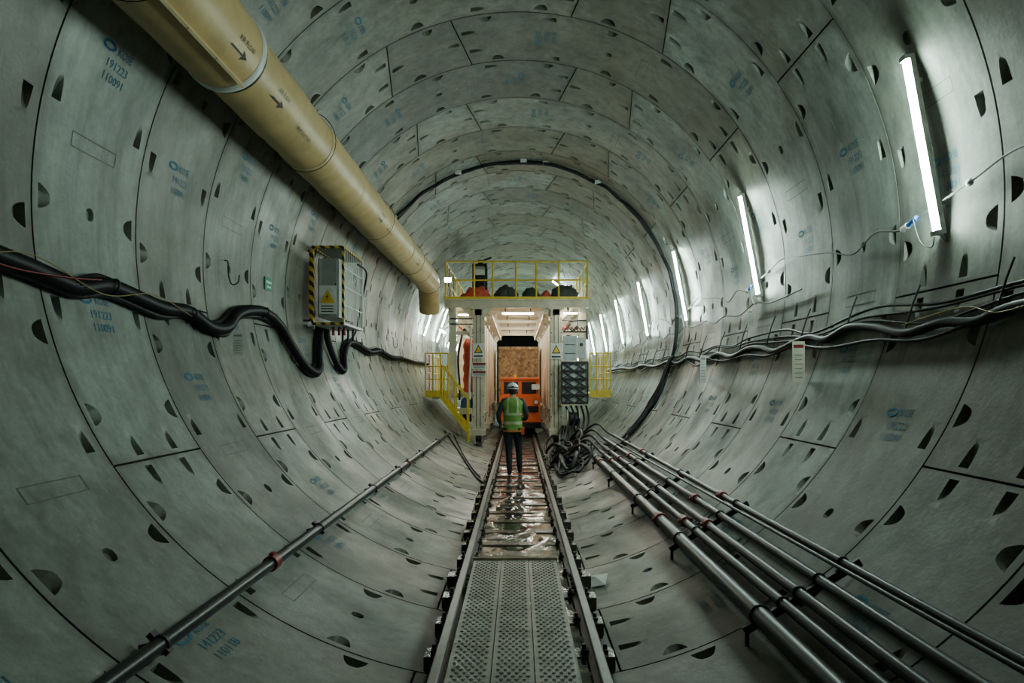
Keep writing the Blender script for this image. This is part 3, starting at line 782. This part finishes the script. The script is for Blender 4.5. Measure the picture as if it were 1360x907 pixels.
def gsign(x0,x1,z0,z1,kind,name):
    b=B(); y=GY-.06; b.bb(x0,x1,y,y+.015,z0,z1,M_white); w=x1-x0;h=z1-z0;c=(x0+x1)/2
    b.bb(c-.02,c+.02,y+.015,GY-.012,z0+h*.4,z0+h*.6,M_dark)
    if kind==0:
        b.poly([(c-w*.38,y-.003,z0+h*.35),(c+w*.38,y-.003,z0+h*.35),(c,y-.003,z0+h*.92)],M_blk)
        b.poly([(c-w*.26,y-.006,z0+h*.41),(c+w*.26,y-.006,z0+h*.41),(c,y-.006,z0+h*.80)],M_signy)
        b.bb(x0+w*.1,x1-w*.1,y-.004,y,z0+h*.1,z0+h*.2,M_blk)
    else:
        b.bb(x0+w*.05,x1-w*.05,y-.004,y,z0+h*.55,z0+h*.92,M_red)
        for q in(.12,.28,.42): b.bb(x0+w*.1,x1-w*.1,y-.004,y,z0+h*q,z0+h*(q+.06),M_blk)
    b.obj(name)
gsign(gx(628),gx(643),gz(476),gz(456),0,'warning_sign')
gsign(gx(627),gx(646),gz(490),gz(481),1,'notice_sign')
gsign(gx(627),gx(646),gz(500),gz(492),1,'notice_sign.001')
gsign(gx(731),gx(746),gz(477),gz(456),0,'warning_sign.001')

for i,y in enumerate((20.6,23.4,26.4,29.8)):
    z=3.80
    b=B(); b.bb(-.5,.5,y,y+.09,z,z+.04,M_white); b.bb(-.47,.47,y+.005,y+.085,z-.035,z,M_warm)
    b.bb(-.4,-.37,y+.02,y+.06,z+.04,zt-.03,M_dark); b.bb(.37,.4,y+.02,y+.06,z+.04,zt-.03,M_dark)
    b.obj('portal_light' if i==0 else 'portal_light.%03d'%i)
b=B(); c=Vector((-1.98,GY-.1,4.58))
b.box(c,(.22,.08,.16),M_dark); b.box(c+Vector((0,-.045,0)),(.19,.012,.13),M_lampred); b.cyl(c+Vector((0,.05,-.08)),(-1.98,GY+.05,4.42),.015,M_dark,8)
b.obj('flood_light')
for i,y in enumerate((20.6,24.5)):
    b=B(); b.bb(-2.4,-2.32,y,y+1.2,3.3,3.36,M_white); b.bb(-2.395,-2.325,y+.03,y+1.17,3.27,3.30,M_warm); 
    for q in(.2,1.0): b.beam((-2.36,y+q,3.36),(-1.95,y+q,3.68),.02,.02,M_dark)
    b.obj('side_light' if i==0 else 'side_light.%03d'%i)
b=B(); b.bb(-1.75,-1.25,GY+.35,GY+.42,3.66,3.70,M_white); b.bb(-1.73,-1.27,GY+.355,GY+.415,3.63,3.66,M_warm); b.obj('bay_light')
b=B(); b.bb(1.28,1.70,GY-.10,GY-.03,3.66,3.70,M_white); b.bb(1.30,1.68,GY-.095,GY-.035,3.63,3.66,M_warm); b.bb(1.4,1.45,GY-.03,GY+.02,3.66,3.82,M_dark); b.obj('bay_light.001')

def lump(c,r,m,name,sd):
    b=B(); seg=20;rings=10; vs=[];fs=[]
    for i in range(rings+1):
        t=rad(-0+90*i/rings)
        for k in range(seg):
            a=2*math.pi*k/seg; p=Vector((math.cos(t)*math.cos(a),math.cos(t)*math.sin(a),math.sin(t)))
            q=1+.28*noise.noise(p*2.3+Vector((sd,0,0)))+.12*noise.noise(p*6+Vector((0,sd,0)))
            vs.append((c[0]+p.x*r[0]*q,c[1]+p.y*r[1]*q,c[2]+max(0,p.z*r[2]*q)))
    for i in range(rings):
        for k in range(seg): k2=(k+1)%seg; fs.append((i*seg+k,i*seg+k2,(i+1)*seg+k2,(i+1)*seg+k))
    b.add(vs,fs,m,True); return b.obj(name)
lump((-1.20,19.8,zt),(.44,.36,.40),M_redt,'red_tarpaulin',1)
lump((-.36,19.85,zt),(.40,.36,.42),M_bag,'material_sack',2)
lump((.38,19.85,zt),(.30,.36,.38),M_bag,'material_sack.001',3)
lump((1.35,19.85,zt),(.45,.36,.46),M_bag,'material_sack.002',4)
lump((.82,19.75,zt),(.16,.16,.28),M_redt,'red_bundle',5)
b=B()
for x in(-1.42,-1.02):
    for y in(21.5,22.0): b.bb(x-.03,x+.03,y-.03,y+.03,zt,5.45,M_dark)
b.bb(-1.45,-.99,21.47,22.03,5.36,5.45,M_dark); b.bb(-1.38,-1.06,21.54,21.96,4.5,5.1,M_dark); b.cyl((-1.2,21.7,5.45),(-1.2,21.7,5.6),.09,M_dark,12)
b.beam((-1.2,21.7,5.55),(-.85,21.7,5.68),.06,.06,M_dark)
b.obj('winch_stand')
b=B()
pts=[(-1.43,19.75,1.35+.1*i) for i in range(17)]
b.tube(pts,.17,M_redt,16,rf=lambda i,n:.165+.02*math.sin(i*1.9)+(-.05 if i in(0,n-1) else 0))
b.obj('red_hose_sock')
b=B()
b.tube(catmull([(-1.62,19.7,3.1),(-1.72,19.5,2.4),(-1.68,19.5,1.6),(-1.66,19.2,1.2)],7),.03,M_black,8)
b.tube(catmull([(-1.36,19.35,3.3),(-1.34,19.22,2.4),(-1.38,19.2,1.6),(-1.36,19.2,1.2)],7),.03,M_white,8)
b.obj('hanging_hoses')
lump((-1.45,19.55,.955),(.2,.2,.42),M_blue,'blue_tarpaulin',8)
b=B(); b.bb(-1.8,-1.30,19.28,20.0,.78,.95,M_cream); b.bb(-1.75,-1.65,19.4,19.5,.18,.78,M_cream)
b.cyl((-1.6,19.6,.66),(-1.35,19.6,.66),.11,M_dark,14)
b.obj('equipment_shelf')
x0,x1=gx(746),gx(777)
b=B()
b.bb(x0+.04,x1-.25,GY-.14,GY-.02,2.30,3.0,M_grey)
b.bb(x1-.23,x1,GY-.12,GY-.02,2.36,2.95,M_grey)
for q in(.2,.45): b.bb(x0+.08,x1-.29,GY-.15,GY-.14,2.30+q-.01,2.30+q+.01,M_dark)
b.cyl((x1-.12,GY-.15,2.75),(x1-.12,GY-.12,2.75),.05,M_dark,14)
b.obj('control_cabinet',bevel=.01)
b=B(); z0,z1=1.10,2.24; nr=5; y=GY-.35
b.bb(x0+.02,x1+.02,y+.12,y+.30,z0+.02,z1-.02,M_grey)
for i in range(nr+1):
    z=z0+(z1-z0)*i/nr; b.bb(x0-.02,x1+.04,y,y+.06,z-.030,z+.030,M_dark)
for i in range(nr):
    za=z0+(z1-z0)*i/nr; zc_=z0+(z1-z0)*(i+1)/nr; m=2
    for k in range(m):
        xa=x0+(x1-x0)*k/m; xb=x0+(x1-x0)*(k+1)/m
        b.beam((xa,y+.05,za),(xb,y+.05,zc_),.03,.045,M_dark,up=(0,1,0))
        b.beam((xa,y+.062,zc_),(xb,y+.062,za),.03,.045,M_dark,up=(0,1,0))
for x in(x0-.02,x1+.04): b.bb(x-.02,x+.02,y,y+.06,z0,z1,M_dark)
b.bb(x0-.04,x1+.05,y,GY-.02,z0-.06,z0-.02,M_cream)
b.obj('lattice_crate')
b=B(); b.cyl((1.39,GY-.2,.66),(1.71,GY-.2,.66),.20,M_dark,20); b.cyl((1.37,GY-.2,.66),(1.40,GY-.2,.66),.27,M_cream,20); b.cyl((1.70,GY-.2,.66),(1.73,GY-.2,.66),.27,M_cream,20)
b.bb(1.4,1.7,GY-.3,GY-.1,.30,.42,M_cream)
b.obj('hose_reel')
b=B()
for k in range(6):
    x=1.32+.09*k; b.tube(catmull([(x,GY-.06,3.14),(x+.03,GY-.1,3.24),(x+.08,GY-.1,3.18),(x+.12,GY-.06,3.26)],5),.014,M_dark if k%2 else M_red,6)
b.cyl((1.28,GY-.06,3.12),(1.98,GY-.06,3.12),.02,M_dark,8); b.cyl((1.96,GY-.06,2.9),(1.96,GY-.06,3.3),.03,M_dark,8)
b.obj('valve_manifold')

# ---------------------------------------------------------------- locomotive
b=B(); ly=21.9; lx0,lx1=-.60,.72
b.bb(lx0,lx1,ly,ly+4.2,.22,1.25,M_orange)
b.bb(lx0+.06,lx1-.06,ly+.05,ly+1.7,1.25,1.78,M_orange)
b.bb(lx0+.02,lx1-.02,ly,ly+1.75,1.78,1.84,M_orange)
b.bb(lx0+.14,.0,ly+.03,ly+.05,1.32,1.70,M_dark); b.bb(.12,lx1-.14,ly+.03,ly+.05,1.32,1.70,M_dark)
b.bb(lx0-.02,lx1+.02,ly-.06,ly,.20,.40,M_dark)
b.bb(lx0-.03,lx1+.03,ly-.07,ly-.06,.40,.46,M_orange)
for x in(lx0+.14,lx1-.14):
    b.cyl((x,ly-.03,1.05),(x,ly,1.05),.085,M_dark,16); b.cyl((x,ly-.04,1.05),(x,ly-.03,1.05),.065,M_white,16)
b.bb(.30,.66,ly-.015,ly,.72,.92,M_dark); 
for k in range(5): b.bb(-.35,.2,ly-.012,ly,.60+.09*k,.63+.09*k,M_dark)
b.cyl((.06,ly-.22,.30),(.06,ly-.05,.30),.06,M_dark,12); b.cyl((-.35,ly-.18,.30),(-.35,ly-.05,.30),.09,M_dark,14); b.cyl((.47,ly-.18,.30),(.47,ly-.05,.30),.09,M_dark,14)
b.bb(.44,.70,ly-.02,ly-.0,1.45,1.62,M_white)
for y in(ly+.7,ly+3.4):
    for x in(-.485,.505):
        b.cyl((x-.06,y,.17),(x+.06,y,.17),.168,M_dark,22)
    b.cyl((-.5,y,.17),(.5,y,.17),.05,M_dark,10)
b.cyl((-.1,ly+.7,1.84),(-.1,ly+.7,1.95),.05,M_signy,12)
b.obj('locomotive',bevel=.015)
b=B(); wy=26.6
b.bb(-.72,.78,wy,wy+3.6,.45,3.0,M_brown)
for x in(-.72,.03,.78): b.bb(x-.04,x+.04,wy-.05,wy,.45,3.05,M_brown)
b.bb(-.76,.82,wy-.06,wy+3.66,2.98,3.08,M_brown); b.bb(-.5,.56,wy,wy+3.6,.25,.45,M_dark)
for y in(wy+.6,wy+3.0):
    for x in(-.485,.505): b.cyl((x-.06,y,.17),(x+.06,y,.17),.168,M_dark,20)
b.obj('muck_wagon')

# ---------------------------------------------------------------- worker
M_jacket=mat('jacket_dark',(.030,.034,.042),.8,bump=.3,bscale=40)
M_trous=mat('trousers_dark',(.016,.018,.024),.85)
M_boot=mat('boot_rubber',(.02,.02,.02),.4)
M_vest=mat('vest_green',(.15,.31,.05),.6,var=.1,scale=12)
M_refl=mat('vest_reflective',(.48,.52,.32),.35)
M_vedge=mat('vest_orange_edge',(.65,.22,.05),.6)
M_skin=mat('skin',(.45,.27,.18),.55)
M_hair=mat('hair',(.02,.015,.01),.7)
M_helm=mat('helmet_white',(.75,.76,.72),.3)
W=bpy.data.objects.new('construction_worker',None); scene.collection.objects.link(W)
W.location=(-.10,12.95,-.098)
def skin_obj(name,vs,es,rs,mats,matfn,parent,sub=2,root_i=0):
    me=bpy.data.meshes.new(name); me.from_pydata(vs,es,[])
    o=bpy.data.objects.new(name,me); scene.collection.objects.link(o)
    m=o.modifiers.new('s','SKIN'); m.use_smooth_shade=True
    if not me.skin_vertices: 
        bpy.context.view_layer.objects.active=o; bpy.ops.mesh.customdata_skin_add()
    sv=me.skin_vertices[0].data
    for i,r in enumerate(rs):
        sv[i].radius=(r,r) if not isinstance(r,tuple) else r
    sv[root_i].use_root=True
    s=o.modifiers.new('u','SUBSURF'); s.levels=sub; s.render_levels=sub
    dg=bpy.context.evaluated_depsgraph_get(); dg.update()
    nm=bpy.data.meshes.new_from_object(o.evaluated_get(dg))
    bpy.data.objects.remove(o)
    for mm in mats: nm.materials.append(mm)
    for p in nm.polygons: p.material_index=matfn(p.center); p.use_smooth=True
    o2=bpy.data.objects.new(name,nm); scene.collection.objects.link(o2); o2.parent=parent
    return o2
V=[(0,0,.93),(0,0,1.08),(0,.01,1.26),(0,.0,1.40),(0,.01,1.49),(0,.02,1.56),
   (-.17,0,1.415),(-.235,-.04,1.29),(-.275,-.05,1.15),(-.265,.04,1.05),(-.24,.13,.985),
   (.17,0,1.415),(.23,-.03,1.29),(.265,-.04,1.15),(.24,.07,1.08),(.19,.18,1.07),
   (-.09,0,.88),(-.085,0,.70),(-.075,.0,.49),(-.07,-.06,.30),(-.06,-.12,.10),(-.065,-.03,.045),(-.07,.08,.035),
   (.09,.01,.88),(.10,.07,.70),(.115,.12,.50),(.125,.12,.30),(.135,.11,.10),(.14,.19,.045),(.15,.30,.035)]
E=[(0,1),(1,2),(2,3),(3,4),(4,5),(3,6),(6,7),(7,8),(8,9),(9,10),(3,11),(11,12),(12,13),(13,14),(14,15),
   (0,16),(16,17),(17,18),(18,19),(19,20),(20,21),(21,22),(0,23),(23,24),(24,25),(25,26),(26,27),(27,28),(28,29)]
RS=[.135,.125,.14,.12,.06,.058,.075,.060,.052,.046,.036,.075,.060,.052,.046,.036,
    .105,.092,.070,.064,.05,.045,.036,.105,.092,.070,.064,.05,.045,.036]
def bm(c):
    if c.z>1.47 and abs(c.x)<.1: return 3
    if c.z<.14: return 2
    if c.z<.96 and abs(c.x)<.22 : return 1
    return 0
skin_obj('body',V,E,RS,[M_jacket,M_trous,M_boot,M_skin],bm,W)
b=B()
prof=[(.84,.185,.14),(.88,.19,.145),(.92,.185,.142),(.96,.18,.14),(.985,.178,.139),(1.0,.177,.138),(1.04,.175,.137),(1.07,.175,.137),(1.12,.178,.139),(1.16,.182,.141),(1.2,.187,.144),(1.25,.194,.148),(1.31,.202,.150),(1.36,.208,.146),(1.40,.208,.135),(1.44,.19,.115),(1.47,.14,.092),(1.49,.09,.08)]
seg=40; vs=[]
for z,rx,ry in prof:
    for k in range(seg):
        a=2*math.pi*k/seg; c_=math.cos(a); s_=math.sin(a)
        wob=1+.02*math.sin(5*a+z*20)
        vs.append((rx*wob*math.copysign(abs(c_)**.8,c_),ry*wob*math.copysign(abs(s_)**.85,s_),z))
groups={}
for i in range(len(prof)-1):
    zc_=(prof[i][0]+prof[i+1][0])/2
    for k in range(seg):
        a=2*math.pi*(k+.5)/seg; x=prof[i][1]*math.copysign(abs(math.cos(a))**.8,math.cos(a))
        m=M_vest
        if .985<zc_<1.04 or 1.16<zc_<1.2: m=M_refl
        elif zc_>1.2 and .07<abs(x)<.115: m=M_refl
        elif zc_<.88: m=M_vedge
        groups.setdefault(m,[]).append((i*seg+k,i*seg+(k+1)%seg,(i+1)*seg+(k+1)%seg,(i+1)*seg+k))
for m,f in groups.items(): b.add(vs,f,m,True)
b.obj('vest',W)
b=B(); hc=Vector((0,.035,1.625))
b.ell(hc,(.078,.098,.118),M_skin,24,16)
b.ell(hc+Vector((0,.04,-.07)),(.05,.055,.05),M_skin,16,10)
b.ell(hc+Vector((0,-.022,.005)),(.081,.085,.10),M_hair,20,12)
for s in(-1,1):
    b.ell(hc+Vector((s*.082,-.005,-.005)),(.012,.022,.034),M_skin,10,8)
    b.ell(hc+Vector((s*.03,.088,.005)),(.014,.010,.009),M_white,10,6); b.ell(hc+Vector((s*.03,.096,.005)),(.006,.005,.006),M_hair,8,6)
    b.ell(hc+Vector((s*.03,.093,.026)),(.018,.006,.005),M_hair,8,6)
b.ell(hc+Vector((0,.103,-.022)),(.013,.02,.022),M_skin,10,8)
b.ell(hc+Vector((0,.094,-.062)),(.024,.008,.008),M_redt,10,6)
b.obj('head',W)
b=B(); h=hc+Vector((0,-.005,.035))
b.ell(h,(.112,.135,.118),M_helm,28,12,t0=0,t1=90)
b.ell(h,(.118,.142,.012),M_helm,28,4,t0=-90,t1=90)
b.ell(h+Vector((0,.09,-.002)),(.085,.09,.010),M_helm,20,4)
b.ell(h+Vector((0,0,.01)),(.018,.128,.122),M_helm,12,10,t0=0,t1=90)
b.tube([h+Vector((.114*math.cos(t*math.pi/12),.137*math.sin(t*math.pi/12),.03)) for t in range(24)],.009,M_black,6,closed=True)
b.box(h+Vector((0,-.14,.035)),(.05,.025,.03),M_black); b.box(h+Vector((0,.15,.045)),(.05,.03,.035),M_black)
b.obj('helmet',W)
def hand(wrist,direction,palmn,sgn,name):
    d=Vector(direction).normalized(); n=Vector(palmn); n=(n-d*n.dot(d)).normalized(); sd=d.cross(n)*sgn
    w=Vector(wrist); vs=[w,w+d*.035,w+d*.075]; es=[(0,1),(1,2)]; rs=[.024,(.030),(.030)]
    pr=w+d*.075
    for k,(off,l) in enumerate(((-.030,.068),(-.010,.078),(.010,.073),(.029,.058))):
        base=pr+sd*off+d*.008; i0=len(vs)
        a=base; c1=a+d*l*.45+n*.006; c2=c1+(d*.7+n*.7).normalized()*l*.32; c3=c2+(d*.25+n*.97).normalized()*l*.25
        vs+= [a,c1,c2,c3]; es+=[(2,i0),(i0,i0+1),(i0+1,i0+2),(i0+2,i0+3)]; rs+=[.0105,.009,.0085,.0075]
    i0=len(vs); t0=w+d*.035-sd*.030; t1=t0+(d*.6-sd*.7+n*.3).normalized()*.035; t2=t1+(d*.8-sd*.1+n*.6).normalized()*.03
    vs+=[t0,t1,t2]; es+=[(1,i0),(i0,i0+1),(i0+1,i0+2)]; rs+=[.013,.011,.009]
    skin_obj(name,[tuple(v) for v in vs],es,rs,[M_skin],lambda c:0,W,sub=1)
hand((-.24,.13,.985),(.25,.75,-.6),(1,0,-.2),1,'hand_left')
hand((.19,.18,1.07),(-.3,.95,.1),(-1,0,-.3),-1,'hand_right')
b=B(); b.box((.13,.27,1.075),(.05,.05,.12),M_black); b.cyl((.13,.27,1.13),(.13,.27,1.2),.006,M_black,6)
b.obj('radio',W)
b=B(); b.box((-.03,-.12,.90),(.36,.02,.04),M_boot); b.box((.19,-.05,.86),(.06,.09,.14),M_redt)
b.obj('tool_belt',W)

# ---------------------------------------------------------------- world, camera
w=bpy.data.worlds.new('World'); scene.world=w; w.use_nodes=True
w.node_tree.nodes['Background'].inputs[0].default_value=(.5,.62,.55,1); w.node_tree.nodes['Background'].inputs[1].default_value=.04
cam=bpy.data.cameras.new('cam'); co=bpy.data.objects.new('camera',cam); scene.collection.objects.link(co)
co.location=(0,0,CAMZ); co.rotation_euler=(rad(90),0,0)
cam.sensor_width=36; cam.lens=900/1360*36; cam.shift_x=-8/1360; cam.shift_y=54.5/1360
cam.clip_start=.05; cam.clip_end=200
scene.camera=co
